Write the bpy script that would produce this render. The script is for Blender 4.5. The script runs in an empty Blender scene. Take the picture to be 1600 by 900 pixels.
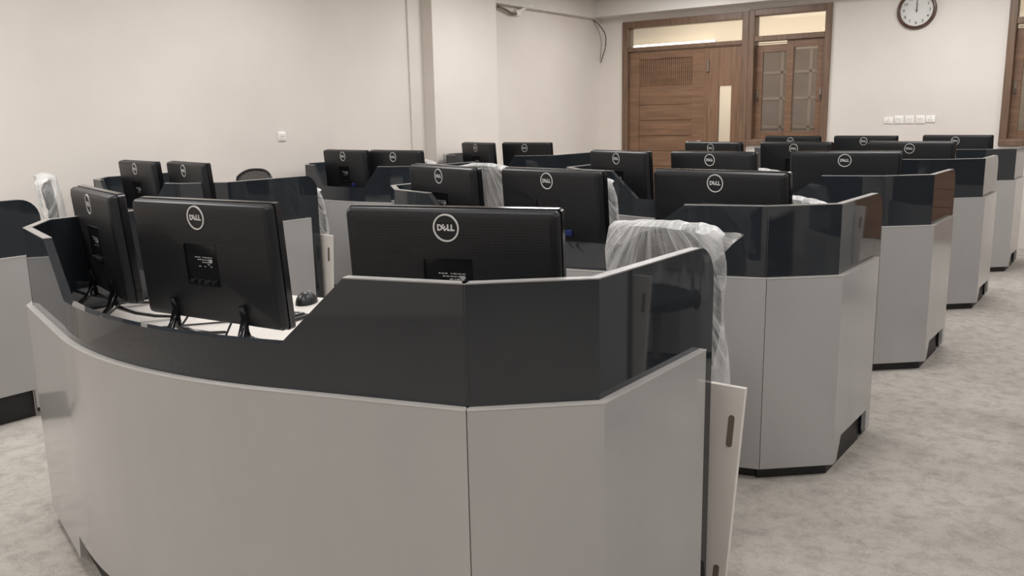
import bpy, bmesh, math, random
from mathutils import Vector, Matrix, noise
random.seed(7); noise.seed_set(11)
S = bpy.context.scene
COL = S.collection
# ------------------------------------------------------------------ camera
cd = bpy.data.cameras.new('camera'); cam = bpy.data.objects.new('camera', cd); COL.objects.link(cam)
right = Vector((0.8083054, 0.5884568, -0.0189984)); down = Vector((0.0989523, -0.1675889, -0.9808784)); fwd = Vector((-0.5803885, 0.7909694, -0.1936921))
cam.matrix_world = Matrix(((right.x, -down.x, -fwd.x, 0), (right.y, -down.y, -fwd.y, 0), (right.z, -down.z, -fwd.z, 1.5), (0, 0, 0, 1)))
cd.sensor_width = 36; cd.lens = 36*1341.15/1600; cd.clip_start = .05; cd.clip_end = 60
S.camera = cam
# ------------------------------------------------------------------ world, light, exposure
w = bpy.data.worlds.new('world'); S.world = w; w.use_nodes = True
w.node_tree.nodes['Background'].inputs[0].default_value = (.9, .9, 1, 1); w.node_tree.nodes['Background'].inputs[1].default_value = .15
S.view_settings.view_transform = 'Standard'; S.view_settings.look = 'None'; S.view_settings.exposure = 0.06; S.view_settings.gamma = 1
S.view_settings.use_curve_mapping = False
def area(name, loc, sx, sy, power, color=(1, .995, 1.0), rot=(0, 0, 0)):
    l = bpy.data.lights.new(name, 'AREA'); l.shape = 'RECTANGLE'; l.size = sx; l.size_y = sy; l.energy = power; l.color = color
    o = bpy.data.objects.new(name, l); o.location = loc; o.rotation_euler = rot; COL.objects.link(o); return o
for lx in (-4.6, -1.6, 1.4):
    for ly in (-1.2, 1.6, 4.4, 7.2, 9.4):
        area('ceiling_panel_light', (lx, ly, 3.06), 1.15, .6, {-4.6: 50 if ly < 2 else 36, -1.6: 31, 1.4: 33}[lx])
area('corridor_light', (-3.9, 11.7, 2.85), 5, .5, 66, (1, .96, .88), (math.radians(35), 0, 0))
# ------------------------------------------------------------------ materials
def newmat(name):
    m = bpy.data.materials.new(name); m.use_nodes = True
    nt = m.node_tree; b = nt.nodes['Principled BSDF']; return m, nt, b
def N(nt, t, **k):
    n = nt.nodes.new(t)
    for a, v in k.items(): setattr(n, a, v)
    return n
def srgb(r, g, b):
    f = lambda c: (c/255/12.92) if c/255 <= .04045 else ((c/255+.055)/1.055)**2.4
    return (f(r), f(g), f(b), 1)
def coords(nt, scale=(1, 1, 1)):
    tc = N(nt, 'ShaderNodeTexCoord'); mp = N(nt, 'ShaderNodeMapping'); mp.inputs['Scale'].default_value = scale
    nt.links.new(tc.outputs['Object'], mp.inputs[0]); return mp.outputs[0]
def mixcol(nt, fac, a, b):
    m = N(nt, 'ShaderNodeMix', data_type='RGBA'); m.inputs[6].default_value = a; m.inputs[7].default_value = b
    nt.links.new(fac, m.inputs[0]); return m.outputs[2]
def noisy(name, a, b, scale=8, rough=.5, detail=4, bump=0, stretch=(1, 1, 1), spec=.5, metallic=0, lo=.35, hi=.65, bscale=None):
    m, nt, p = newmat(name); c = coords(nt, stretch)
    n = N(nt, 'ShaderNodeTexNoise'); n.inputs['Scale'].default_value = scale; n.inputs['Detail'].default_value = detail
    nt.links.new(c, n.inputs['Vector'])
    r = N(nt, 'ShaderNodeMapRange'); r.inputs[1].default_value = lo; r.inputs[2].default_value = hi; nt.links.new(n.outputs[0], r.inputs[0])
    nt.links.new(mixcol(nt, r.outputs[0], a, b), p.inputs['Base Color'])
    p.inputs['Roughness'].default_value = rough; p.inputs['Specular IOR Level'].default_value = spec; p.inputs['Metallic'].default_value = metallic
    if bump:
        n2 = N(nt, 'ShaderNodeTexNoise'); n2.inputs['Scale'].default_value = bscale or scale*6; n2.inputs['Detail'].default_value = 3; nt.links.new(c, n2.inputs['Vector'])
        bp = N(nt, 'ShaderNodeBump'); bp.inputs['Strength'].default_value = bump; bp.inputs['Distance'].default_value = .01
        nt.links.new(n2.outputs[0], bp.inputs['Height']); nt.links.new(bp.outputs[0], p.inputs['Normal'])
    return m
M_wall = noisy('painted_plaster', srgb(219, 211, 203), srgb(225, 218, 210), 1.2, .6, bump=.05, bscale=30)
M_beam = noisy('painted_beam', srgb(214, 209, 203), srgb(220, 215, 208), 1.2, .6)
M_ceil = noisy('ceiling_paint', srgb(225, 220, 214), srgb(230, 226, 220), 1.2, .8)
M_grey = noisy('grey_laminate', srgb(166, 164, 163), srgb(171, 169, 167), 3, .12, stretch=(1, 1, .4), spec=.5)
M_dark = noisy('charcoal_laminate', srgb(37, 41, 46), srgb(41, 45, 49), 3, .035, stretch=(1, 1, .4), spec=.62)
M_kick = noisy('black_plinth', srgb(26, 25, 25), srgb(33, 32, 31), 6, .5)
M_white = noisy('white_laminate', srgb(222, 216, 209), srgb(228, 222, 215), 3, .3)
M_plastic = noisy('black_plastic', srgb(24, 25, 27), srgb(28, 29, 31), 20, .38)
M_gloss = noisy('glossy_black_plastic', srgb(20, 20, 22), srgb(24, 24, 26), 20, .14)
M_screen = noisy('screen_glass', srgb(10, 11, 13), srgb(12, 13, 15), 2, .05)
M_logo = noisy('satin_silver', srgb(205, 203, 200), srgb(215, 213, 210), 20, .35, metallic=.0)
M_print = noisy('grey_print', srgb(150, 152, 152), srgb(170, 172, 172), 60, .5)
M_blue = noisy('blue_plug', srgb(30, 42, 92), srgb(36, 50, 104), 20, .4)
M_trim = noisy('pale_edge_strip', srgb(196, 193, 189), srgb(202, 199, 195), 20, .25)
M_trimd = noisy('grey_edge_strip', srgb(146, 144, 141), srgb(154, 152, 149), 20, .22)
M_metal = noisy('brushed_metal', srgb(120, 110, 98), srgb(140, 130, 118), 30, .35, metallic=.6, stretch=(1, 1, .1))
M_slot = noisy('recessed_handle_metal', srgb(112, 101, 88), srgb(126, 115, 100), 30, .45, metallic=.2)
M_cable = noisy('black_rubber', srgb(28, 28, 29), srgb(34, 34, 35), 20, .5)
M_mesh = noisy('charcoal_mesh_fabric', srgb(88, 85, 83), srgb(124, 119, 115), 160, .8, bump=.3)
M_seat = noisy('black_fabric', srgb(34, 34, 36), srgb(48, 47, 48), 90, .9, bump=.3)
M_switch = noisy('white_switch_plastic', srgb(232, 228, 222), srgb(236, 232, 226), 10, .3)
M_glass_f = noisy('clock_face_paper', srgb(212, 212, 208), srgb(217, 217, 213), 5, .4)
M_rim = noisy('dark_brown_rim', srgb(72, 52, 44), srgb(92, 68, 56), 12, .35)
M_num = noisy('black_ink', srgb(70, 68, 66), srgb(80, 78, 76), 30, .6)
M_corr = noisy('corridor_paint', srgb(228, 214, 190), srgb(233, 219, 196), 1, .8)
M_reflbrown = noisy('pane_reflection_brown', srgb(128, 112, 98), srgb(146, 130, 116), 5, .7)  # brown tone of the window panes, partly a reflection put into colour
M_reflbar = noisy('pane_reflection_pale', srgb(180, 166, 148), srgb(188, 174, 156), 3, .6)  # pale tone of the bars reflected in the panes

def wood(name, a, b, axis='x'):
    m, nt, p = newmat(name)
    c = coords(nt, (1, 4, 14) if axis == 'x' else (14, 4, 1))
    n = N(nt, 'ShaderNodeTexNoise'); n.inputs['Scale'].default_value = 2.2; n.inputs['Detail'].default_value = 7; n.inputs['Distortion'].default_value = .6
    nt.links.new(c, n.inputs['Vector'])
    r = N(nt, 'ShaderNodeMapRange'); r.inputs[1].default_value = .3; r.inputs[2].default_value = .7; nt.links.new(n.outputs[0], r.inputs[0])
    nt.links.new(mixcol(nt, r.outputs[0], a, b), p.inputs['Base Color']); p.inputs['Roughness'].default_value = .38
    return m
M_wood = wood('walnut_stained_wood', srgb(108, 80, 60), srgb(134, 102, 78))
M_woodv = wood('walnut_stained_wood_upright', srgb(110, 82, 62), srgb(136, 104, 80), 'z')
M_wooddark = wood('walnut_frame_wood', srgb(98, 76, 60), srgb(124, 98, 78), 'z')

def carpet():
    m, nt, p = newmat('grey_carpet'); c = coords(nt)
    n = N(nt, 'ShaderNodeTexNoise'); n.inputs['Scale'].default_value = 11; n.inputs['Detail'].default_value = 10; n.inputs['Roughness'].default_value = .78; n.inputs['Distortion'].default_value = .25
    nt.links.new(c, n.inputs['Vector'])
    r = N(nt, 'ShaderNodeMapRange'); r.inputs[1].default_value = .3; r.inputs[2].default_value = .56; nt.links.new(n.outputs[0], r.inputs[0])
    col = mixcol(nt, r.outputs[0], srgb(148, 142, 135), srgb(182, 176, 168))
    f = N(nt, 'ShaderNodeTexNoise'); f.inputs['Scale'].default_value = 160; f.inputs['Detail'].default_value = 2; nt.links.new(c, f.inputs['Vector'])
    mm = N(nt, 'ShaderNodeMix', data_type='RGBA', blend_type='MULTIPLY'); mm.inputs[0].default_value = .35
    nt.links.new(col, mm.inputs[6]); nt.links.new(f.outputs[0], mm.inputs[7])
    g = N(nt, 'ShaderNodeMix', data_type='RGBA', blend_type='MULTIPLY'); g.inputs[0].default_value = 1; g.inputs[7].default_value = (1.22, 1.22, 1.22, 1)
    nt.links.new(mm.outputs[2], g.inputs[6])
    nt.links.new(g.outputs[2], p.inputs['Base Color']); p.inputs['Roughness'].default_value = 1; p.inputs['Specular IOR Level'].default_value = .1
    bp = N(nt, 'ShaderNodeBump'); bp.inputs['Strength'].default_value = .4; bp.inputs['Distance'].default_value = .006
    nt.links.new(f.outputs[0], bp.inputs['Height']); nt.links.new(bp.outputs[0], p.inputs['Normal'])
    return m
M_carpet = carpet()

def vent_mat():     # black plastic whose upper part is pierced by rows of small slots
    m, nt, p = newmat('vented_black_plastic')
    tc = N(nt, 'ShaderNodeTexCoord'); sep = N(nt, 'ShaderNodeSeparateXYZ'); nt.links.new(tc.outputs['Object'], sep.inputs[0])
    def math_(op, a, b=None):
        n = N(nt, 'ShaderNodeMath', operation=op)
        for i, v in enumerate((a, b)):
            if v is None: continue
            if isinstance(v, (int, float)): n.inputs[i].default_value = v
            else: nt.links.new(v, n.inputs[i])
        return n.outputs[0]
    fx = math_('PINGPONG', math_('MULTIPLY', sep.outputs[0], 1/.0046), 1)
    fz = math_('PINGPONG', math_('MULTIPLY', sep.outputs[2], 1/.0040), 1)
    dots = math_('MULTIPLY', math_('GREATER_THAN', fx, .34), math_('GREATER_THAN', fz, .52))
    zone = math_('MULTIPLY', math_('GREATER_THAN', sep.outputs[2], .372), math_('LESS_THAN', sep.outputs[2], .472))
    zone = math_('MULTIPLY', zone, math_('LESS_THAN', math_('ABSOLUTE', sep.outputs[0]), .29))
    mask = math_('MULTIPLY', dots, zone)
    nt.links.new(mixcol(nt, mask, srgb(26, 27, 29), srgb(6, 6, 7)), p.inputs['Base Color'])
    p.inputs['Roughness'].default_value = .42; p.inputs['Specular IOR Level'].default_value = .32
    bp = N(nt, 'ShaderNodeBump', invert=True); bp.inputs['Strength'].default_value = .5; bp.inputs['Distance'].default_value = .001
    nt.links.new(mask, bp.inputs['Height']); nt.links.new(bp.outputs[0], p.inputs['Normal'])
    return m
M_vent = vent_mat()

def wrap_mat():     # thin polythene with creases fanning out from the top of the backrest
    m, nt, p = newmat('clear_plastic_wrap')
    p.inputs['Base Color'].default_value = (.86, .86, .85, 1); p.inputs['Roughness'].default_value = .25; p.inputs['Specular IOR Level'].default_value = .8
    tc = N(nt, 'ShaderNodeTexCoord'); sep = N(nt, 'ShaderNodeSeparateXYZ'); nt.links.new(tc.outputs['Object'], sep.inputs[0])
    def mt(op, a, b=None, clamp=False):
        n = N(nt, 'ShaderNodeMath', operation=op, use_clamp=clamp)
        for i, v in enumerate((a, b)):
            if v is None: continue
            if isinstance(v, (int, float)): n.inputs[i].default_value = v
            else: nt.links.new(v, n.inputs[i])
        return n.outputs[0]
    dz = mt('SUBTRACT', 1.24, sep.outputs[2]); ang = mt('ARCTAN2', mt('ADD', sep.outputs[0], .03), dz)
    cmb = N(nt, 'ShaderNodeCombineXYZ'); nt.links.new(mt('MULTIPLY', ang, 9.0), cmb.inputs[0]); nt.links.new(mt('MULTIPLY', dz, 2.2), cmb.inputs[1]); nt.links.new(mt('MULTIPLY', sep.outputs[1], 5), cmb.inputs[2])
    n = N(nt, 'ShaderNodeTexNoise'); n.inputs['Scale'].default_value = 1.3; n.inputs['Detail'].default_value = 6; n.inputs['Roughness'].default_value = .6; n.inputs['Distortion'].default_value = .35
    nt.links.new(cmb.outputs[0], n.inputs['Vector'])
    bp = N(nt, 'ShaderNodeBump'); bp.inputs['Strength'].default_value = 1; bp.inputs['Distance'].default_value = .02
    nt.links.new(n.outputs[0], bp.inputs['Height']); nt.links.new(bp.outputs[0], p.inputs['Normal'])
    r = N(nt, 'ShaderNodeMapRange'); r.inputs[1].default_value = .46; r.inputs[2].default_value = .72; r.inputs[3].default_value = .10; r.inputs[4].default_value = .5
    nt.links.new(n.outputs[0], r.inputs[0])
    top = N(nt, 'ShaderNodeMapRange'); top.inputs[1].default_value = 1.03; top.inputs[2].default_value = 1.12; top.inputs[3].default_value = 0; top.inputs[4].default_value = .16
    nt.links.new(sep.outputs[2], top.inputs[0])
    lw = N(nt, 'ShaderNodeLayerWeight'); lw.inputs[0].default_value = .3
    fac = mt('ADD', mt('ADD', r.outputs[0], mt('MULTIPLY', lw.outputs['Facing'], .45)), top.outputs[0], True)
    t = N(nt, 'ShaderNodeBsdfTransparent'); mx = N(nt, 'ShaderNodeMixShader')
    nt.links.new(fac, mx.inputs[0]); nt.links.new(t.outputs[0], mx.inputs[1]); nt.links.new(p.outputs[0], mx.inputs[2])
    nt.links.new(mx.outputs[0], nt.nodes['Material Output'].inputs[0])
    return m
M_wrap = wrap_mat()

def glass_mat(name, tint, alpha, rough):
    m, nt, p = newmat(name)
    p.inputs['Base Color'].default_value = tint; p.inputs['Roughness'].default_value = rough; p.inputs['Specular IOR Level'].default_value = .6
    t = N(nt, 'ShaderNodeBsdfTransparent'); mx = N(nt, 'ShaderNodeMixShader'); mx.inputs[0].default_value = alpha
    nt.links.new(t.outputs[0], mx.inputs[1]); nt.links.new(p.outputs[0], mx.inputs[2]); nt.links.new(mx.outputs[0], nt.nodes['Material Output'].inputs[0])
    return m
M_pane = glass_mat('window_pane_glass', (.17, .135, .11, 1), .55, .04)
M_clear = glass_mat('clear_glass', (.9, .85, .8, 1), .08, .03)
def emit(name, col, s):
    m, nt, p = newmat(name); p.inputs['Emission Color'].default_value = col; p.inputs['Emission Strength'].default_value = s; p.inputs['Base Color'].default_value = col; return m
M_tube = emit('lit_tube', (1, .93, .8, 1), 2.5)

# ------------------------------------------------------------------ mesh helpers
def finish(bm, smooth=None, bevel=0):
    bmesh.ops.recalc_face_normals(bm, faces=bm.faces)
    me = bpy.data.meshes.new('mesh'); bm.to_mesh(me); bm.free()
    if smooth:
        for p in me.polygons: p.use_smooth = True
        me.set_sharp_from_angle(angle=math.radians(smooth))
    return me
def link(name, bm, mat, parent=None, smooth=None, bevel=0, label=None):
    me = bm if isinstance(bm, bpy.types.Mesh) else finish(bm, smooth)
    me.name = name
    o = bpy.data.objects.new(name, me); COL.objects.link(o)
    if mat and not me.materials: me.materials.append(mat)
    if parent: o.parent = parent
    if bevel:
        b = o.modifiers.new('bevel', 'BEVEL'); b.width = bevel; b.segments = 2; b.limit_method = 'ANGLE'
    if label: o['label'] = label
    return o
def tag(o, label, cat, group=None):
    o['label'] = label; o['category'] = cat
    if group: o['group'] = group
    return o
def struct(o): o['kind'] = 'structure'; return o
def empty(name, loc=(0, 0, 0), rz=0):
    o = bpy.data.objects.new(name, None); o.empty_display_size = .1; o.location = loc; o.rotation_euler = (0, 0, rz); COL.objects.link(o); return o
def box(bm, x0, x1, y0, y1, z0, z1, mat=None):
    vs = [bm.verts.new((x, y, z)) for z in (z0, z1) for y in (y0, y1) for x in (x0, x1)]
    if mat is not None:
        for v in vs: v.co = mat @ v.co
    for f in ((0, 1, 3, 2), (4, 6, 7, 5), (0, 4, 5, 1), (2, 3, 7, 6), (0, 2, 6, 4), (1, 5, 7, 3)): bm.faces.new([vs[i] for i in f])
def B(*boxes):
    bm = bmesh.new()
    for b in boxes: box(bm, *b)
    return bm
def tube(bm, pts, r, seg=8, closed=False, flat=1):
    pts = [Vector(p) for p in pts]; n = len(pts); rings = []
    up0 = Vector((0, 0, 1))
    for i, p in enumerate(pts):
        a = pts[(i-1) % n] if (i > 0 or closed) else p; b = pts[(i+1) % n] if (i < n-1 or closed) else p
        d = (b-a).normalized(); up = up0 if abs(d.dot(up0)) < .95 else Vector((1, 0, 0))
        s = d.cross(up).normalized(); u = s.cross(d)
        rr = r[i] if isinstance(r, (list, tuple)) else r
        rings.append([bm.verts.new(p+s*math.cos(t*2*math.pi/seg)*rr+u*math.sin(t*2*math.pi/seg)*rr*flat) for t in range(seg)])
    m = n if closed else n-1
    for i in range(m):
        a, b = rings[i], rings[(i+1) % n]
        for t in range(seg): bm.faces.new((a[t], a[(t+1) % seg], b[(t+1) % seg], b[t]))
    if not closed: bm.faces.new(rings[0][::-1]); bm.faces.new(rings[-1])
def disc(bm, c, r0, r1, y0, y1, seg=40, a0=0):   # ring (r0>0) or disc in the XZ plane, thickness along y
    vs = []
    for y in (y0, y1):
        for r in ((r0, r1) if r0 else (r1,)):
            vs.append([bm.verts.new((c[0]+r*math.cos(k*2*math.pi/seg), y, c[1]+r*math.sin(k*2*math.pi/seg))) for k in range(seg)])
    def q(a, b):
        for k in range(seg): bm.faces.new((a[k], a[(k+1) % seg], b[(k+1) % seg], b[k]))
    if r0: q(vs[0], vs[1]); q(vs[1], vs[3]); q(vs[3], vs[2]); q(vs[2], vs[0])
    else: q(vs[0], vs[1]); bm.faces.new(vs[0]); bm.faces.new(vs[1])
def rrect(w, h, r, seg=5, cx=0, cz=0):
    pts = []
    for (sx, sz, a0) in ((1, 1, 0), (-1, 1, 90), (-1, -1, 180), (1, -1, 270)):
        for k in range(seg+1):
            a = math.radians(a0+90*k/seg); pts.append((cx+sx*(w/2-r)+r*math.cos(a), cz+sz*(h/2-r)+r*math.sin(a)))
    return pts
def loft(bm, loops, cap=True):
    R = [[bm.verts.new(p) for p in l] for l in loops]
    for a, b in zip(R, R[1:]):
        n = len(a)
        for k in range(n): bm.faces.new((a[k], a[(k+1) % n], b[(k+1) % n], b[k]))
    if cap: bm.faces.new(R[0][::-1]); bm.faces.new(R[-1])
def text_mesh(body, size, depth, bold=0.0):
    c = bpy.data.curves.new('t', 'FONT'); c.body = body; c.size = size; c.extrude = depth; c.align_x = 'CENTER'; c.align_y = 'CENTER'; c.offset = bold; c.resolution_u = 2
    o = bpy.data.objects.new('t', c); COL.objects.link(o)
    dg = bpy.context.evaluated_depsgraph_get(); dg.update()
    me = bpy.data.meshes.new_from_object(o.evaluated_get(dg)); bpy.data.objects.remove(o); bpy.data.curves.remove(c)
    return me
def copy_tree(o, parent=None):
    c = o.copy(); COL.objects.link(c)
    if parent: c.parent = parent
    for ch in list(o.children): copy_tree(ch, c)
    return c
# ------------------------------------------------------------------ room
XW, YW, YB, XR, ZC = -6.29, 10.77, -3.2, 4.5, 3.12
struct(link('floor', B((XW-.2, XR+.2, YB-.2, 13.3, -.1, 0)), M_carpet))
struct(link('ceiling', B((XW-.2, XR+.2, YB-.2, 13.3, ZC, ZC+.1)), M_ceil))
struct(link('wall_left', B((XW-.2, XW, YB, YW+.2, 0, ZC)), M_wall))
struct(link('wall_near', B((XW-.2, XR+.2, YB-.2, YB, 0, ZC)), M_wall))
struct(link('wall_right', B((XR, XR+.2, YB, YW+.2, 0, ZC)), M_wall))
Z0, Z1 = 1.11, 2.765    # window sill and head
struct(link('wall_far', B((XW, -5.93, YW, YW+.2, 0, ZC), (-5.93, -3.135, YW, YW+.2, 2.755, ZC), (-4.185, -3.135, YW, YW+.2, 0, Z0),
    (-3.135, -1.30, YW, YW+.2, 0, ZC), (-1.30, -.29, YW, YW+.2, 0, Z0), (-1.30, 1.49, YW, YW+.2, Z1, ZC), (1.485, XR, YW, YW+.2, 0, ZC)), M_wall))
struct(link('wall_column', B((XW, -6.115, 7.02, 8.13, 0, ZC)), M_wall))
struct(link('trim_1', B((XW, -6.268, 6.82, 7.02, 0, ZC)), M_wall))
struct(link('trim_2', B((XW, -6.2, 8.13, 10.52, 2.81, ZC)), M_beam))
struct(link('trim_3', B((XW, XR, 10.48, YW, 2.825, ZC)), M_beam))
# corridor beyond the door
struct(link('wall_corridor', B((-8.5, 3.5, 13.1, 13.3, 0, ZC)), M_corr))
struct(link('wall_corridor_end', B((-8.7, -8.5, YW+.2, 13.3, 0, ZC), (3.5, 3.7, YW+.2, 13.3, 0, ZC)), M_corr))
pan = struct(link('pane_reflection_backdrop', B((-4.95, -3.2, 13.02, 13.1, .9, 2.42)), M_reflbrown))  # added backdrop for the panes: part view through, part painted reflection
bm = bmesh.new()
for x in (-4.9, -4.48, -4.06, -3.64, -3.25): box(bm, x-.02, x+.02, 13.0, 13.03, .92, 2.4)
for z in (1.3, 1.72, 2.1): box(bm, -4.9, -3.25, 13.0, 13.03, z-.02, z+.02)
link('reflection_bars', bm, M_reflbar, pan)  # pale grid built as the reflection of room windows in the panes
tl = empty('tube_lamp', (-6.45, 13.04, 2.625))
link('lit_tube', B((-1.1, .86, -.02, .02, -.014, .014)), M_tube, tl)
link('fixture_base', B((-1.15, .88, .02, .06, -.02, .02)), M_switch, tl)
tag(tl, 'long lit tube lamp on the corridor wall seen through the transom above the door', 'lamp')

# ------------------------------------------------------------------ door with transom
def ring_frame(bm, x0, x1, z0, z1, t, y0, y1):
    box(bm, x0, x0+t, y0, y1, z0, z1); box(bm, x1-t, x1, y0, y1, z0, z1); box(bm, x0+t, x1-t, y0, y1, z1-t, z1)
    if z0 > 0: box(bm, x0+t, x1-t, y0, y1, z0, z0+t)
YF = YW-.03
d = struct(empty('door_1', (-5.06, YW, 0)))
def D(x): return x+5.06
bm = bmesh.new(); ring_frame(bm, D(-5.93), D(-4.145), 0, 2.755, .085, -.03, .14)
box(bm, D(-5.845), D(-4.23), -.02, .12, 2.36, 2.412)
link('door_frame', bm, M_wooddark, d, bevel=.006)
link('transom_pane', B((D(-5.845), D(-4.23), .05, .056, 2.412, 2.67)), M_clear, d)
# main leaf
x0, x1 = D(-5.84), D(-4.725)
bm = bmesh.new()
box(bm, x0, x0+.15, .02, .065, .01, 2.355); box(bm, x1-.19, x1, .02, .065, .01, 2.355)
box(bm, x0+.15, x1-.19, .02, .065, 2.25, 2.355); box(bm, x0+.15, x1-.19, .02, .065, .01, .2)
z = .2
for k in range(8):
    h = .206; box(bm, x0+.15, x1-.19, .032, .06, z+.006, z+h-.002); box(bm, x0+.15, x1-.19, .04, .058, z-.002, z+.006); z += h
box(bm, x0+.15, x1-.19, .026, .06, z, z+.04); z += .04
n = 26; wd = (x1-.19-x0-.15)/n
for k in range(n): box(bm, x0+.15+k*wd, x0+.15+k*wd+wd*.62, .03, .06, z, 2.25)
box(bm, x0+.15, x1-.19, .045, .058, z, 2.25)
leaf = link('door_leaf', bm, M_wood, d, bevel=.002)
bm = bmesh.new(); hx = x1-.07
box(bm, hx-.02, hx+.02, .006, .02, 1.0, 1.165); tube(bm, [(hx, .012, 1.15), (hx, -.05, 1.15), (hx-.03, -.055, 1.15), (hx-.15, -.05, 1.15)], .011, 8)
disc(bm, (hx, 1.09), 0, .016, -.01, .01, 16)
link('door_handle', bm, M_logo, leaf, 40)
# narrow second leaf with its glass slit
x0, x1 = D(-4.72), D(-4.235)
sx0, sx1 = D(-4.54), D(-4.37)
bm = bmesh.new()
box(bm, x0, sx0, .02, .065, .01, 2.355); box(bm, sx1, x1, .02, .065, .01, 2.355); box(bm, sx0, sx1, .02, .065, 1.86, 2.355); box(bm, sx0, sx1, .02, .065, .01, .95)
box(bm, x0-.012, x0+.03, .012, .02, .02, 2.35)
sl = link('side_leaf', bm, M_woodv, d, bevel=.002)
link('vision_pane', B((sx0, sx1, .04, .046, .95, 1.86)), M_clear, sl)
bm = bmesh.new(); box(bm, x0+.02, x0+.045, .0, .02, 2.06, 2.2); box(bm, x0+.012, x0+.053, -.008, .0, 2.05, 2.07); link('bolt', bm, M_metal, sl)

# ------------------------------------------------------------------ sliding windows
def window(name, x0, x1):
    o = struct(empty(name, ((x0+x1)/2, YW, Z0))); c = (x0+x1)/2; a, b = x0-c, x1-c; H = Z1-Z0
    bm = bmesh.new(); ring_frame(bm, a, b, .0001, H, .075, -.03, .14); box(bm, a+.075, b-.075, -.02, .12, H-.385, H-.32)
    box(bm, a-.0, b+.0, -.045, -.03, -.0, .06)
    link('window_frame', bm, M_wooddark, o, bevel=.005)
    link('transom_pane', B((a+.075, b-.075, .05, .056, H-.32, H-.075)), M_clear, o)
    mid = (a+b)/2+.02; top = H-.385
    for i, (p, q, y) in enumerate(((a+.075, mid+.03, .07), (mid-.05, b-.075, .02))):
        bm = bmesh.new(); zt = top-(.04 if i == 0 else .0)
        st = .085
        box(bm, p, p+st, y, y+.04, .075, zt); box(bm, q-st, q, y, y+.04, .075, zt); box(bm, p+st, q-st, y, y+.04, zt-.09, zt); box(bm, p+st, q-st, y, y+.04, .075, .165)
        s = link('sliding_sash', bm, M_wood, o, bevel=.003)
        link('pane', B((p+st, q-st, y+.015, y+.021, .165, zt-.09)), M_pane, s)
        bm = bmesh.new(); hx = p+.03 if i == 0 else q-.03
        box(bm, hx-.014, hx+.014, y-.012, y, .55, .68); tube(bm, [(hx, y-.012, .6), (hx, y-.035, .59), (hx, y-.035, .55)], .008, 8)
        link('sash_latch', bm, M_metal, s, 40)
    bm = bmesh.new(); box(bm, a+.09, mid+.02, .05, .068, top-.03, top-.018); link('top_track', bm, M_logo, o)
    return o
w1 = window('window_1', -4.145, -3.135)
window('window_2', -1.30, -.29)
d2 = copy_tree(d); d2.name = 'door_2'; d2.location.x += 5.63

# ------------------------------------------------------------------ wall things
ck = empty('wall_clock', (-2.215, YW, 2.6))
bm = bmesh.new()
prof = [(.17, -.012), (.172, -.034), (.185, -.045), (.2, -.04), (.207, -.022), (.205, 0), (.17, 0)]
SEG = 64; R = [[bm.verts.new((r*math.cos(k*2*math.pi/SEG), y, r*math.sin(k*2*math.pi/SEG))) for k in range(SEG)] for r, y in prof]
for i in range(len(R)):
    a, b = R[i], R[(i+1) % len(R)]
    for k in range(SEG): bm.faces.new((a[k], a[(k+1) % SEG], b[(k+1) % SEG], b[k]))
link('clock_rim', bm, M_rim, ck, 40)
bm = bmesh.new(); disc(bm, (0, 0), 0, .171, -.013, -.003, SEG); link('clock_face', bm, M_glass_f, ck)
for h in range(1, 13):
    me = text_mesh(str(h), .044, .0005, .0006); a = math.radians(90-30*h)
    T = Matrix.Translation((.135*math.cos(a), -.0145, .135*math.sin(a))) @ Matrix.Rotation(math.pi/2, 4, 'X'); me.transform(T)
    link('numeral', me, M_num, ck)
link('hour_hand', B((-.005, .005, -.02, -.018, -.02, .085)), M_num, ck)
link('minute_hand', B((-.0035, .0035, -.024, -.022, -.025, .125)), M_num, ck)
bm = bmesh.new(); disc(bm, (0, 0), 0, .009, -.027, -.013, 20); link('hand_cap', bm, M_num, ck)
tag(ck, 'round wall clock with a dark brown rim showing twelve o\'clock', 'clock')

def plate(name, loc, wx, wz, kind, label, rz=0, group=None):
    o = empty(name, loc, rz)
    bm = bmesh.new(); l1 = [(x, 0, z) for x, z in rrect(wx, wz, .006)]; l2 = [(x, -.008, z) for x, z in rrect(wx, wz, .006)]; l3 = [(x, -.011, z) for x, z in rrect(wx-.006, wz-.006, .005)]
    loft(bm, [l1, l2, l3]); link('cover_plate', bm, M_switch, o, 40)
    if kind == 'switch':
        bm = bmesh.new(); box(bm, -wx*.3, wx*.3, -.014, -.009, -wz*.3, wz*.3); box(bm, -wx*.3, wx*.3, -.018, -.014, 0, wz*.3); link('rocker', bm, M_switch, o, bevel=.002)
    elif kind == 'socket':
        bm = bmesh.new()
        for sx, sz in ((-.013, -.01), (.013, -.01), (0, .016)): box(bm, sx-.003, sx+.003, -.0125, -.01, sz-.006, sz+.006)
        link('socket_holes', bm, M_num, o)
    else:
        link('speed_dial', B((-wx*.28, wx*.28, -.022, -.01, -wz*.3, wz*.32)), M_switch, o, bevel=.004)
    return tag(o, label, 'switch' if kind != 'socket' else 'socket', group)
for i, (x, zz, kd, nm, lb) in enumerate(((-2.44, 1.395, 'socket', 'wall_socket', 'flat white socket plate, leftmost of the five plates in a row under the clock'),
        (-2.325, 1.4, 'switch', 'light_switch', 'white switch plate, second from the left in the row under the clock'),
        (-2.215, 1.4, 'switch', 'light_switch', 'white switch plate, middle one of the row of five under the clock'),
        (-2.1, 1.4, 'switch', 'light_switch', 'white switch plate, fourth from the left in the row under the clock'),
        (-1.995, 1.405, 'socket', 'wall_socket', 'flat white socket plate, rightmost of the five plates in a row under the clock'))):
    plate(nm, (x, YW, zz), .1, .092 if kd == 'switch' else .078, kd, lb, 0, 'plates in a row under the clock')
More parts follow.
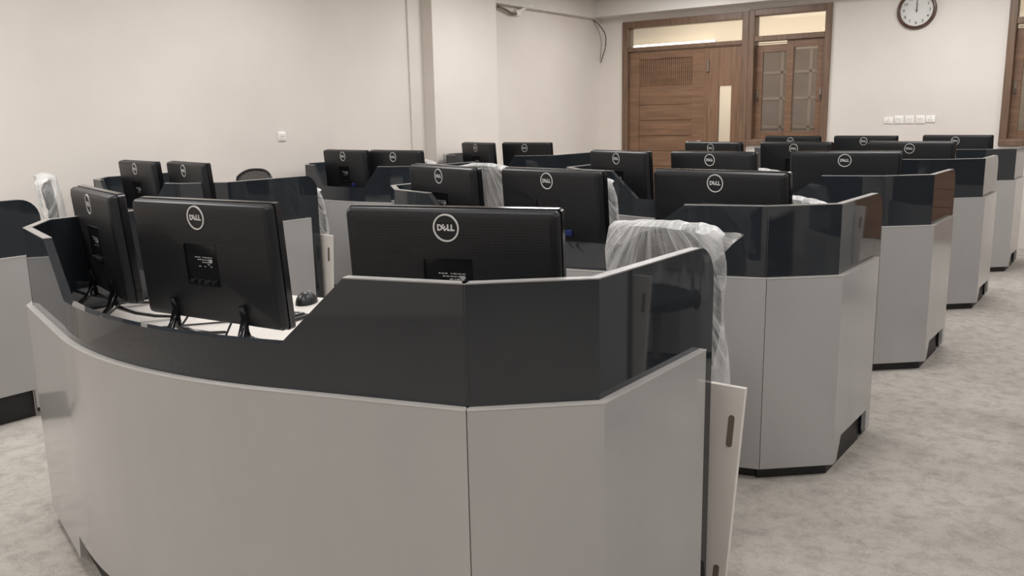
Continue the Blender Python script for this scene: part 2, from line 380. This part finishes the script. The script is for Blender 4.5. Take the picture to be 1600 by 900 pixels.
plate('light_switch', (XW, 5.115, 1.382), .085, .085, 'switch', 'single white switch alone on the left wall above the monitors', math.pi/2)

# conduit bracket behind the column and loose wires at the corner
cb = empty('wall_bracket', (XW, 8.75, 2.73))
link('junction_box', B((0, .05, -.03, .05, -.02, .05)), M_switch, cb, bevel=.006)
bm = bmesh.new(); tube(bm, [(.03, -.02, 0), (.05, -.12, -.01), (.05, -.3, .03), (.05, -.42, .05)], .016, 8); link('dark_rod', bm, M_slot, cb, 40)
bm = bmesh.new(); tube(bm, [(.03, .03, .03), (.05, .1, .07), (.07, .14, .1), (.08, .24, .11)], .02, 8); link('white_arm', bm, M_switch, cb, 40)
tag(cb, 'small white bracket with a dark rod high on the wall beside the column', 'bracket')
bm = bmesh.new()
def curve_pts(P, n=10):
    out = []
    for i in range(len(P)-1):
        p0 = Vector(P[max(i-1, 0)]); p1 = Vector(P[i]); p2 = Vector(P[i+1]); p3 = Vector(P[min(i+2, len(P)-1)])
        for k in range(n):
            t = k/n; out.append(.5*((2*p1)+(-p0+p2)*t+(2*p0-5*p1+4*p2-p3)*t*t+(-p0+3*p1-3*p2+p3)*t**3))
    out.append(Vector(P[-1])); return out
tube(bm, curve_pts([(-6.28, 10.55, 2.8), (-6.2, 10.6, 2.72), (-6.16, 10.68, 2.6), (-6.17, 10.7, 2.45), (-6.24, 10.73, 2.3), (-6.27, 10.74, 2.24)]), .006, 6)
tube(bm, curve_pts([(-6.28, 10.55, 2.8), (-6.24, 10.6, 2.7), (-6.23, 10.68, 2.55), (-6.24, 10.7, 2.42), (-6.27, 10.73, 2.28)]), .003, 6)
tag(link('loose_wire', bm, M_cable, None, 40), 'thin dark wires hanging loose in the far wall corner under the beam', 'wire')

# ------------------------------------------------------------------ workstations
HT, HG, RAIL, DT = 1.142, .857, .972, .755
def offset_line(P, d):     # P: list of (x,y); offset to the left-hand (inner) side
    out = []; n = len(P)
    for i in range(n):
        a = Vector(P[max(i-1, 0)]); p = Vector(P[i]); b = Vector(P[min(i+1, n-1)])
        d1 = (p-a).normalized() if i > 0 else (b-p).normalized(); d2 = (b-p).normalized() if i < n-1 else d1
        n1 = Vector((-d1.y, d1.x)); n2 = Vector((-d2.y, d2.x)); m = (n1+n2).normalized()
        out.append(p+m*(d/max(.4, m.dot(n1))))
    return out
def ribbon(P, Zb, Zt, d0, d1):
    """upright panel along the plan line P between offsets d0 (outer) and d1 (inner), with its own bottom and top height at every point"""
    bm = bmesh.new(); A = offset_line(P, d0); C = offset_line(P, d1); n = len(P); V = []
    for i in range(n):
        V.append([bm.verts.new((A[i].x, A[i].y, Zb[i])), bm.verts.new((A[i].x, A[i].y, Zt[i])), bm.verts.new((C[i].x, C[i].y, Zt[i])), bm.verts.new((C[i].x, C[i].y, Zb[i]))])
    for i in range(n-1):
        a, b = V[i], V[i+1]
        for k in range(4): bm.faces.new((a[k], a[(k+1) % 4], b[(k+1) % 4], b[k]))
    bm.faces.new(V[0][::-1]); bm.faces.new(V[-1])
    return bm
def resample(segs):
    """segs: list of key points with explicit extra stops; returns P"""
    return [Vector(p) for p in segs]
def workstation(half, sag, hl, cut_hi, cut_lo, straight, ret=.765, chx=.235, chy=.215, cut_r=None):
    """plan (local): front line from -half..half bulging by sag towards -y, chamfers and returns going back (+y)"""
    root = empty('curved_workstation'); cx_l = 0
    def yf(x):
        a = abs(x)
        c = sag/(2*straight*(half-straight)+straight**2)
        if a <= straight: return -sag+c*a*a
        return -sag+c*straight**2+2*c*straight*(a-straight)
    g = .0012; RH, RL = cut_r or (cut_hi, cut_lo)
    # --- front: grey lower panel with the shallow notch at the foot, charcoal screen above with its dip
    nb = half*.58
    xs = sorted(set([-hl+g, half-g, -nb-.02, -nb, nb, nb+.02, -cut_hi, -cut_lo, RH, RL, -straight, straight]+[(-1+2*k/32)*half for k in range(1, 32)]))
    xs = [x for x in xs if -hl+g <= x <= half-g]
    P = [(x, yf(x)) for x in xs]
    zb = [(.14 if abs(x) <= nb+1e-6 else .05) for x in xs]
    zt = []
    for x in xs:
        a = abs(x)
        ch, clo = (cut_hi, cut_lo) if x < 0 else (RH, RL)
        zt.append(HT if a >= ch else (RAIL if a <= clo else RAIL+(HT-RAIL)*(a-clo)/(ch-clo)))
    link('front_panel', ribbon(P, zb, [HG-.003]*len(P), 0, .0185), M_grey, root, 20, label='light grey lower front panel')
    link('front_screen', ribbon(P, [.3]*len(P), zt, .02, .047), M_dark, root, 20, label='charcoal screen with a dip in its top edge')
    link('edge_trim', ribbon(P, [HG-.003]*len(P), [HG]*len(P), -.0015, .0198), M_trim, root, 20, label='pale edge strip')
    for sg in (-1, 1):
        Q = [(x, y) for x, y in P if sg*x >= (cut_hi if sg < 0 else RH)-1e-6]
        link('edge_trim', ribbon(Q, [HT-.001]*len(Q), [HT+.002]*len(Q), .0195, .0475), M_trimd, root, 20, label='grey edge strip')
    link('plinth', ribbon(P, [0]*len(P), [.16]*len(P), .045, .065), M_kick, root, 20, label='black recessed plinth')
    for s in (-1, 1):
        xl = cx_l if s < 0 else 0
        def pt(x, y): return (s*x, y)
        xl = (half-hl) if s < 0 else 0
        st = pt(half+g-xl, g+(yf(hl) if s < 0 else 0)); co = pt(half+chx-xl, chy); en = pt(half+chx+.008-xl, ret); en2 = pt(half+chx+.01-xl, ret+.085)
        n1, n2 = .05, .06
        L = ret-chy
        seq = [st, co]+[pt(half+chx-xl+.008*t, chy+L*t) for t in (n1/L, (n1+.05)/L, (L-n2)/L-.001, (L-n2)/L)]+[en]
        zb = [.05, .05, .05, .15, .15, .05, .05]
        if s < 0: seq, zb = seq[::-1], zb[::-1]
        link('corner_panel', ribbon(seq, zb, [HG-.003]*7, 0, .0185), M_grey, root, 20, label='light grey faceted corner and end panel')
        link('edge_trim', ribbon(seq, [HG-.003]*7, [HG]*7, -.0015, .0198), M_trim, root, 20, label='pale edge strip')
        r = .10; arc = []
        for k in range(8):
            t = math.pi/2*k/7; arc.append((ret+.085-r+r*math.sin(t), HT-r+r*math.cos(t)))
        seq = [st, co, pt(half+chx-xl+.008, ret-.045), pt(half+chx-xl+.008, ret-.044)]+[pt(half+chx-xl+.009, y) for y, z in arc]; zt2 = [HT]*4+[z for y, z in arc]; zb2 = [.3, .3, .3, .02]+[.02]*8
        if s < 0: seq, zt2, zb2 = seq[::-1], zt2[::-1], zb2[::-1]
        q3 = [st, co, pt(half+chx-xl+.009, arc[0][0]-.001)]
        if s < 0: q3 = q3[::-1]
        link('edge_trim', ribbon(q3, [HT-.001]*3, [HT+.002]*3, .0195, .0475), M_trimd, root, 20, label='grey edge strip')
        link('corner_screen', ribbon(seq, zb2, zt2, .02, .047), M_dark, root, 20, label='charcoal screen with a rounded rear corner')
        seq = [st, co, pt(half+chx-xl+.006, ret-.06)]
        if s < 0: seq = seq[::-1]
        link('plinth', ribbon(seq, [0]*3, [.18]*3, .03, .05), M_kick, root, 20, label='black recessed plinth')
    # --- worktop
    bm = bmesh.new(); X = half+chx
    P = [(x, yf(x)) for x in xs]
    cx_l = half-hl; inner = offset_line([(-X+cx_l, ret), (-X+cx_l, chy)]+P[1:-1]+[(X, chy), (X, ret)], .066)
    poly = [(v.x, v.y) for v in inner]+[(X-.02, ret+.11), (X-.35, ret+.2), (half*.4, ret+.3), (-half*.4, ret+.3), (-X+.35, ret+.2), (-X+.02+cx_l, ret+.11)]
    poly[0] = (poly[0][0], ret+.1)
    poly[len(inner)-1] = (poly[len(inner)-1][0], ret+.1)
    lo = [bm.verts.new((x, y, DT-.028)) for x, y in poly]; hi = [bm.verts.new((x, y, DT)) for x, y in poly]
    bm.faces.new(lo[::-1]); bm.faces.new(hi)
    for k in range(len(poly)): bm.faces.new((lo[k], lo[(k+1) % len(poly)], hi[(k+1) % len(poly)], hi[k]))
    link('worktop', bm, M_white, root, label='white worktop')
    # --- tapered white side board with two recessed slots
    bm = bmesh.new(); y0, y1 = ret+.105, ret+.123
    q = [(X-.28, 0), (X+.035, 0), (X+.085, DT-.029), (X-.28, DT-.029)]
    lo = [bm.verts.new((x, y0, z)) for x, z in q]; hi = [bm.verts.new((x, y1, z)) for x, z in q]
    bm.faces.new(lo); bm.faces.new(hi[::-1])
    for k in range(4): bm.faces.new((lo[k], hi[k], hi[(k+1) % 4], lo[(k+1) % 4]))
    brd = link('leg_board', bm, M_white, root, bevel=.0015, label='white tapered board leg at the end of the worktop')
    for zc in (.59, .105):
        bm = bmesh.new(); xc = X+.035+.05*(zc/.73)-.031; tilt = .05/.73
        l = [(xc+x+z*tilt, z+zc) for x, z in rrect(.018, .1, .0088, 5)]
        loft(bm, [[(x, y0-.0015, z) for x, z in l], [(x, y0+.002, z) for x, z in l]]); link('handle_slot', bm, M_slot, brd, label='oval metal slot')
    return root
C0 = workstation(1.02, .228, 1.09, .70, .47, .5, cut_r=(.722, .545))
C1 = workstation(1.02, .228, 1.02, .70, .47, .5)
L1 = workstation(.51, .06, .51, .385, .25, .3, chx=.23, chy=.21, ret=.85)
ordn = ['foremost', 'second', 'third', 'fourth', 'fifth']
cw = []
for k in range(5):
    o = C0 if k == 0 else (C1 if k == 1 else copy_tree(C1))
    o.location = (-2.2+(.015 if k else 0), 1.424+1.875*k-(.03 if k == 2 else 0), 0); cw.append(o)
cl = ['large curved grey and charcoal workstation nearest the camera, filling the foreground',
      'wide curved workstation directly behind the foremost one, its right end standing on the carpet',
      'wide curved workstation, third from the camera in the right-hand file, its end reflecting brown wood',
      'wide curved workstation, fourth from the camera in the right-hand file, with a pale reflecting end',
      'wide curved workstation farthest from the camera, beside the far wall under the clock']
for o, l in zip(cw, cl): tag(o, l, 'desk', 'wide curved workstations in the right-hand file')
ll = ['small curved workstation cut off by the left edge of the picture',
      'small curved workstation along the left wall, its rounded charcoal end showing behind the foremost monitors',
      'small curved workstation, third along the left wall, with two monitors touching each other',
      'small curved workstation, last along the left wall, in front of the column']
lefts = []
for k in range(4):
    o = L1 if k == 0 else copy_tree(L1)
    o.location = (-5.34, 3.09+1.875*(k-1), 0); lefts.append(o); tag(o, ll[k], 'desk', 'small curved workstations along the left wall')

for o in cw[1:]+[l for i, l in enumerate(lefts) if i != 1]:       # the board leg shows only at two of them
    for ch in [c_ for c_ in o.children if c_.name.startswith('leg_board')]:
        for g in list(ch.children): bpy.data.objects.remove(g)
        bpy.data.objects.remove(ch)
for k in range(4):          # the next file of workstations, mirrored in the glossy ends
    o = copy_tree(cw[1]); o.location = (1.36, .97+1.875*k, 0)
    for ch in [c_ for c_ in cw[0].children if c_.name.startswith('leg_board')]:
        bd = copy_tree(ch, o); bd.scale = (-1, 1, 1)
    tag(o, ['nearest', 'second', 'third', 'fourth'][k]+' wide curved workstation across the carpeted aisle, beyond the right edge', 'desk', 'workstations across the aisle')

# ------------------------------------------------------------------ monitors
MW, MH, MT = .645, .402, .075
def monitor(detail=True):
    root = empty('computer_monitor'); Zb = .105     # bottom above the worktop
    tl = Matrix.Translation((0, 0, Zb)) @ Matrix.Rotation(MT, 4, 'X')     # top leans to -y (the back)
    def tr(me_or_bm): 
        for v in me_or_bm.verts: v.co = tl @ v.co
        return me_or_bm
    cz = MH/2
    def L(w_, h_, r, y): return [(x, y, z) for x, z in rrect(w_, h_, r, 4, 0, cz)]
    bm = bmesh.new(); loft(bm, [L(MW, MH, .012, .036), L(MW, MH, .012, .058), L(MW-.006, MH-.006, .01, .061)])
    link('bezel', tr(bm), M_gloss, root, 35)
    link('screen', tr(B((-MW/2+.022, MW/2-.022, .0605, .0625, .035, MH-.022))), M_screen, root)
    bm = bmesh.new(); loft(bm, [L(MW-.012, MH-.012, .012, .037), L(MW-.006, MH-.006, .014, .033), L(MW-.006, MH-.006, .014, .016), L(MW-.018, MH-.018, .014, .005), L(MW-.045, MH-.045, .014, 0)])
    link('back_cover', tr(bm), M_vent, root, 35)
    # recessed connector bay
    bm = bmesh.new(); x0, x1, z0, z1 = -.072, .072, .135, .262
    box(bm, x0, x1, -.0012, .0, z0, z1); box(bm, x0-.004, x0, -.005, 0, z0, z1); box(bm, x0, x1, -.004, 0, z1, z1+.003); box(bm, x0, x1, -.007, 0, z0-.006, z0)
    bay = link('connector_bay', tr(bm), M_gloss, root)
    bm = bmesh.new(); rnd = random.Random(3)
    for r_, z in enumerate((.222, .214, .206, .199, .192)):
        x = -.03
        while x < .045:
            wd = rnd.uniform(.003, .012)
            if rnd.random() < (.75 if r_ < 3 else .35): box(bm, x, min(x+wd, .05), -.0018, -.0012, z-.0016, z+.0016)
            x += wd+.003
    box(bm, .034, .05, -.0018, -.0012, .208, .217)
    link('rating_label', tr(bm), M_print, bay)
    bm = bmesh.new()
    for x, wd in ((-.05, .02), (-.015, .014), (.02, .024), (.05, .012)): box(bm, x-wd/2, x+wd/2, -.012, -.001, .135, .146)
    link('plugs', tr(bm), M_plastic, bay)
    bm = bmesh.new(); box(bm, .112, .15, -.014, .0, .102, .128); link('blue_plug', tr(bm), M_blue, root, bevel=.002)
    # badge
    bm = bmesh.new(); disc(bm, (0, MH*.872), .0345, .039, -.0022, .001, 40); link('badge_ring', tr(bm), M_logo, root, 40)
    bml = bmesh.new()
    for ch, x, rot in (('D', -.0185, 0), ('E', -.0052, math.radians(38)), ('L', .0085, 0), ('L', .0195, 0)):
        me = text_mesh(ch, .0232, .0004, .0011)
        me.transform(Matrix.Translation((x, -.0014, MH*.872)) @ Matrix.Rotation(math.pi/2, 4, 'X') @ Matrix.Rotation(rot, 4, 'Z') @ Matrix.Diagonal((.92, 1, 1, 1)))
        bml.from_mesh(me); bpy.data.meshes.remove(me)
    link('badge_lettering', tr(bml), M_logo, root)
    # easel legs
    for s in (-1, 1):
        x = s*.165
        bm = bmesh.new()
        hub = tl @ Vector((x, -.006, .075))
        h2 = tl @ Vector((x, .0, .03))
        tube(bm, [hub, h2, (x*1.02, -.03, .075), (x*1.06, -.075, .035), (x*1.1, -.125, .01)], [.017, .018, .017, .014, .011], 8, flat=.6)
        tube(bm, [h2, (x*1.01, .0, .075), (x*1.03, .06, .045), (x*1.05, .13, .022), (x*1.07, .2, .009)], [.016, .016, .013, .011, .009], 8, flat=.6)
        link('stand_leg', bm, M_gloss, root, 50)
    return root
mon0 = monitor()
mons = [('1a', -3.235, 1.72, -.28, 'black monitor at far left of the foremost workstation, seen nearly edge-on'),
 ('1b', -2.422, 1.63, .095, 'large black monitor back with stand legs visible, in the dip of the foremost workstation'),
 ('1c', -1.534, 1.806, .27, 'large black monitor back behind the raised right part of the foremost workstation'),
 ('2a', -2.985, 3.47, -.31, 'monitor at left of the second wide workstation, beside a plastic-wrapped chair'),
 ('2b', -2.25, 3.39, -.18, 'monitor with a blue plug low on its back, middle one of the second wide workstation'),
 ('2c', -1.48, 3.54, -.11, 'monitor behind the raised right part of the second wide workstation'),
 ('3a', -2.985, 5.37, -.40, 'turned monitor at left of the third wide workstation, just left of the door bottom'),
 ('3b', -2.288, 5.36, -.19, 'middle monitor of the third wide workstation, in front of the door'),
 ('3c', -1.486, 5.509, .22, 'right monitor of the third wide workstation, above its raised charcoal end'),
 ('4a', -3.102, 7.274, -.34, 'left monitor of the fourth wide workstation, just below the glass slit of the door'),
 ('4b', -2.364, 7.259, -.19, 'middle monitor of the fourth wide workstation, below the sliding window'),
 ('4c', -1.496, 7.375, -.04, 'right monitor of the fourth wide workstation, below the row of wall plates'),
 ('5a', -3.021, 9.155, -.25, 'left monitor of the farthest wide workstation, its top just under the sliding window'),
 ('5b', -2.287, 9.156, -.185, 'middle monitor of the farthest wide workstation, under the leftmost wall plates'),
 ('5c', -1.473, 9.264, -.24, 'right monitor of the farthest wide workstation, beside the right-hand window frame'),
 ('L2a', -5.586, 3.297, -.19, 'leftmost of the two small monitors near the left wall behind the edge-on monitor'),
 ('L2b', -4.996, 3.285, -.235, 'right one of the two small monitors near the left wall, behind the large foreground monitor'),
 ('L3a', -5.54, 5.171, -.183, 'left one of the two monitors touching each other by the left wall'),
 ('L3b', -4.96, 5.18, -.12, 'right one of the two monitors touching each other by the left wall'),
 ('L4a', -5.587, 7.062, -.404, 'smallest left monitor below the wall column'),
 ('L4b', -4.992, 7.09, -.126, 'monitor just right of the wall column, tall above its low screen')]
DROP = []
for i, (nm, x, y, th, lb) in enumerate(mons):
    o = mon0 if i == 0 else copy_tree(mon0)
    o.location = (x, y, DT); o.rotation_euler = (0, 0, th)
    if nm not in ('2b', 'L3a'):
        DROP += [c_ for c_ in o.children if c_.name.startswith('blue_plug')]
    tag(o, lb, 'monitor', 'black monitors seen from behind')

for c_ in DROP: bpy.data.objects.remove(c_)

# ------------------------------------------------------------------ small things on the foremost worktop
ms = empty('computer_mouse', (-2.79, 2.34, DT), .5)
bm = bmesh.new()
for v in bmesh.ops.create_uvsphere(bm, u_segments=20, v_segments=12, radius=1)['verts']:
    v.co = Vector((v.co.x*.042, v.co.y*.072, max(0, v.co.z)*.05*(1-.25*v.co.y)))
link('mouse_shell', bm, M_plastic, ms, 60)
bm = bmesh.new(); disc(bm, (0, .034), 0, .007, -.004, .004, 16)
for v in bm.verts: v.co = Vector((v.co.y, v.co.x+.036, v.co.z+.004))
link('scroll_wheel', bm, M_print, ms)
tag(ms, 'black mouse on the white worktop right of the large foreground monitor', 'mouse')
kb = empty('keyboard', (-2.775, 2.07, DT), .1)
link('key_tray', B((-.22, .22, -.07, .07, 0, .016)), M_plastic, kb, bevel=.004)
bm = bmesh.new()
for r_ in range(5):
    for c_ in range(15): box(bm, -.21+c_*.028, -.21+c_*.028+.024, -.06+r_*.024, -.06+r_*.024+.02, .016, .022)
link('keys', bm, M_gloss, kb)
bm = bmesh.new()
for r_ in range(5):
    for c_ in range(15): box(bm, -.204+c_*.028, -.204+c_*.028+.01, -.05+r_*.024, -.05+r_*.024+.008, .022, .0223)
link('key_legends', bm, M_print, kb)
tag(kb, 'black keyboard on the white worktop behind the large foreground monitor', 'keyboard')
for nm, pts, lb in (
    ('power_cable', [(-3.0, 1.65, .86), (-3.02, 1.57, .80), (-3.1, 1.55, .76), (-3.0, 1.6, .76), (-2.9, 1.75, .76), (-2.75, 1.95, .76)], 'black cable hanging and looping below the edge-on monitor'),
    ('power_cable', [(-2.55, 1.63, .87), (-2.56, 1.57, .80), (-2.55, 1.52, .765), (-2.5, 1.6, .76), (-2.3, 1.9, .76)], 'black cable hanging beside the left stand leg of the large foreground monitor'),
    ('power_cable', [(-2.33, 1.64, .87), (-2.335, 1.6, .80), (-2.33, 1.58, .765), (-2.3, 1.75, .76), (-2.15, 2.0, .76)], 'thin straight cable hanging from the middle of the large foreground monitor')):
    bm = bmesh.new(); tube(bm, curve_pts(pts, 8), .0035, 6); tag(link(nm, bm, M_cable, None, 50), lb, 'cable')

# ------------------------------------------------------------------ office chairs under plastic wrap
def chair(seed=1, tail=True):
    root = empty('office_chair'); rnd = random.Random(seed)
    # faces -y; the backrest stands at y=0
    bm = bmesh.new()
    for k in range(5):
        a = math.radians(90+72*k); tube(bm, [(0, -.26, .1), (.16*math.cos(a), -.26+.16*math.sin(a), .085), (.3*math.cos(a), -.26+.3*math.sin(a), .06)], [.028, .022, .016], 8)
    link('star_base', bm, M_gloss, root, 50)
    for k in range(5):
        a = math.radians(90+72*k); bm = bmesh.new(); cx, cy = .3*math.cos(a), -.26+.3*math.sin(a)
        disc(bm, (0, .027), 0, .027, -.02, .02, 16)
        for v in bm.verts: v.co += Vector((cx, cy, 0))
        link('caster', bm, M_cable, root, 40)
    bm = bmesh.new(); tube(bm, [(0, -.26, .08), (0, -.26, .44)], .026, 12); link('gas_lift', bm, M_metal, root, 40)
    bm = bmesh.new()
    def sup(w_, d_, z, cy, n=32, e=3.2):
        return [(math.copysign(abs(math.cos(t))**(2/e), math.cos(t))*w_, cy+math.copysign(abs(math.sin(t))**(2/e), math.sin(t))*d_, z) for t in [2*math.pi*k/n for k in range(n)]]
    loft(bm, [sup(.2, .2, .44, -.27), sup(.24, .23, .455, -.27), sup(.25, .24, .49, -.27), sup(.235, .225, .515, -.27), sup(.18, .17, .522, -.27)]); link('seat', bm, M_seat, root, 50)
    def back(u, v):     # u -1..1, v 0..1 ; curved mesh back
        w_ = .2*(.86+.2*math.sin(math.pi*min(1, v*.75+.15))); top = 1-.11*abs(u)**3
        return Vector((u*w_*(1-.16*max(0, v-.72)/.28), .0-.045*(1-u*u)*0+.045*u*u*-1+.03*math.sin(v*3), .6+.49*v*(top if v > .5 else 1-(1-top)*v*2*v)))
    bm = bmesh.new(); G = [[bm.verts.new(back(-1+2*i/16, j/12)) for i in range(17)] for j in range(13)]
    for j in range(12):
        for i in range(16): bm.faces.new((G[j][i], G[j][i+1], G[j+1][i+1], G[j+1][i]))
    r = bmesh.ops.solidify(bm, geom=bm.faces[:], thickness=.012)
    link('backrest', bm, M_mesh, root, 60)
    loop = [back(-1+2*i/16, 0) for i in range(16)]+[back(1, j/12) for j in range(12)]+[back(1-2*i/16, 1) for i in range(16)]+[back(-1, 1-j/12) for j in range(12)]
    bm = bmesh.new(); tube(bm, loop, .009, 8, closed=True)
    link('back_frame', bm, M_gloss, root, 50)
    bm = bmesh.new(); tube(bm, [(0, -.2, .42), (0, .02, .43), (0, .06, .5), (0, .05, .7), (0, .035, .85)], [.03, .028, .026, .022, .016], 8); link('back_spine', bm, M_gloss, root, 50)
    # the polythene bag
    bm = bmesh.new(); NU, NV = 72, 40; rows = []
    for j in range(NV+1):
        v = j/NV; row = []
        z = .50+(.615)*v
        for i in range(NU):
            t = 2*math.pi*i/NU; cx, sx = math.cos(t), math.sin(t)
            W = .238+.008*math.sin(v*7+seed)+.03*(1-v)-.02*max(0, v-.85)/.15; Dp = .075*(1-.25*v)
            if v < .15: W += .02*(.15-v)/.15
            x = math.copysign(abs(cx)**.75, cx)*W; y = math.copysign(abs(sx)**.9, sx)*Dp-.02+.03*math.sin(v*3)-.05*(x/.25)**2
            crown = 1-(.085 if x > 0 else .03)*min(1.3, abs(x/.25))**2.4
            zz = .50+(z-.50)*(1-(1-crown)*v**2)
            p = Vector((x, y, zz)); nz = noise.noise_vector(p*6+Vector((seed*7, 0, 0))); n2 = noise.noise_vector(Vector((p.x*22, p.y*10, p.z*7))+Vector((seed*3, 0, 0)))
            p += nz*.016+Vector((n2.x*.3, n2.y, n2.z*.3))*.010
            if v < .06: p.z += .05*noise.noise(Vector((t*3, seed, 0)))
            row.append(bm.verts.new(p))
        rows.append(row)
    for a, b in zip(rows, rows[1:]):
        for k in range(NU): bm.faces.new((a[k], a[(k+1) % NU], b[(k+1) % NU], b[k]))
    # gathered top seam
    top = []
    for k in range(NU):
        p = rows[-1][k].co.copy(); p.y = (p.y+.01)*.35-.01; p.z += .016+.008*noise.noise(Vector((p.x*20, seed, 0))); top.append(bm.verts.new(p))
    for k in range(NU): bm.faces.new((rows[-1][k], rows[-1][(k+1) % NU], top[(k+1) % NU], top[k]))
    for k in range(1, NU//2-1):
        a, b, c_, e = top[k], top[(k+1)], top[NU-k-1], top[NU-k]
        try: bm.faces.new((a, b, c_, e))
        except ValueError: pass
    if tail:
        # loose corner of the bag sticking out at the upper right
        n = 7; A = []
        for i in range(n+1):
            f = i/n; x = .15+.145*f; zc = 1.06+.04*f; hh = .10*(1-f)**.85+.003
            A.append([bm.verts.new((x, -.045+.012*math.sin(f*9), zc+hh*.35+.006)), bm.verts.new((x+.004, -.06-.02*math.sin(f*5), zc-hh*.4)), bm.verts.new((x-.004, -.045, zc-hh*1.1)), bm.verts.new((x, -.02+.01*math.cos(f*7), zc-hh*.3))])
        for a, b in zip(A, A[1:]):
            for k in range(4): bm.faces.new((a[k], a[(k+1) % 4], b[(k+1) % 4], b[k]))
    link('plastic_wrap', bm, M_wrap, root, 70, label='crumpled clear polythene bag over the backrest')
    return root
cA = chair(1, True); cB = chair(4, False)
chs = [('A', -1.36, 2.83, -.10, cA, 1, 'office chair with a crumpled clear bag over its back, right behind the foremost workstation'),
 ('B', -3.56, 4.60, .25, cB, 1.07, 'bag-covered office chair between the left and middle monitors of the second wide workstation'),
 ('C', -2.78, 4.60, 0, cB, 1.02, 'bag-covered office chair showing a narrow pale strip right of the monitor with the blue plug'),
 ('D', -1.50, 4.60, -.1, cB, .945, 'bag-covered office chair whose pale rounded top shows behind the second wide workstation\'s right end'),
 ('E', -2.36, 6.48, 0, cB, .965, 'bag-covered office chair behind the middle monitor of the third wide workstation'),
 ('F', -4.22, 6.30, .3, cB, .94, 'bag-covered office chair whose top peeks out in front of the last small workstation'),
 ('G', -5.36, 2.58, -.42, cB, 1.085, 'bag-covered office chair seen side-on against the left wall, left of the edge-on monitor'),
 ('H', -5.64, 4.32, .3, cB, 1.05, 'office chair with a grey mesh back against the left wall, beside the two small monitors'),
 ('I', -4.99, 4.22, .1, cB, .93, 'bag-covered office chair mostly hidden by the rounded charcoal end of the second small workstation'),
 ('J', -5.66, 6.30, -.1, cB, 1, 'bag-covered office chair at the foot of the wall column, right of the two touching monitors'),
 ('K', .22, 4.58, .35, cB, 1, 'bag-covered office chair across the carpeted aisle, outside the picture on the right')]
used = set()
for nm, x, y, rz, proto, sz, lb in chs:
    o = proto if proto.name not in used else copy_tree(proto)
    used.add(proto.name)
    o.location = (x, y, 0); o.rotation_euler = (0, 0, rz); o.scale = (1, 1, sz); tag(o, lb, 'chair', 'office chairs at the workstations')
    if nm == 'H':
        for c_ in [c_ for c_ in o.children if c_.name.startswith('plastic_wrap')]: bpy.data.objects.remove(c_)
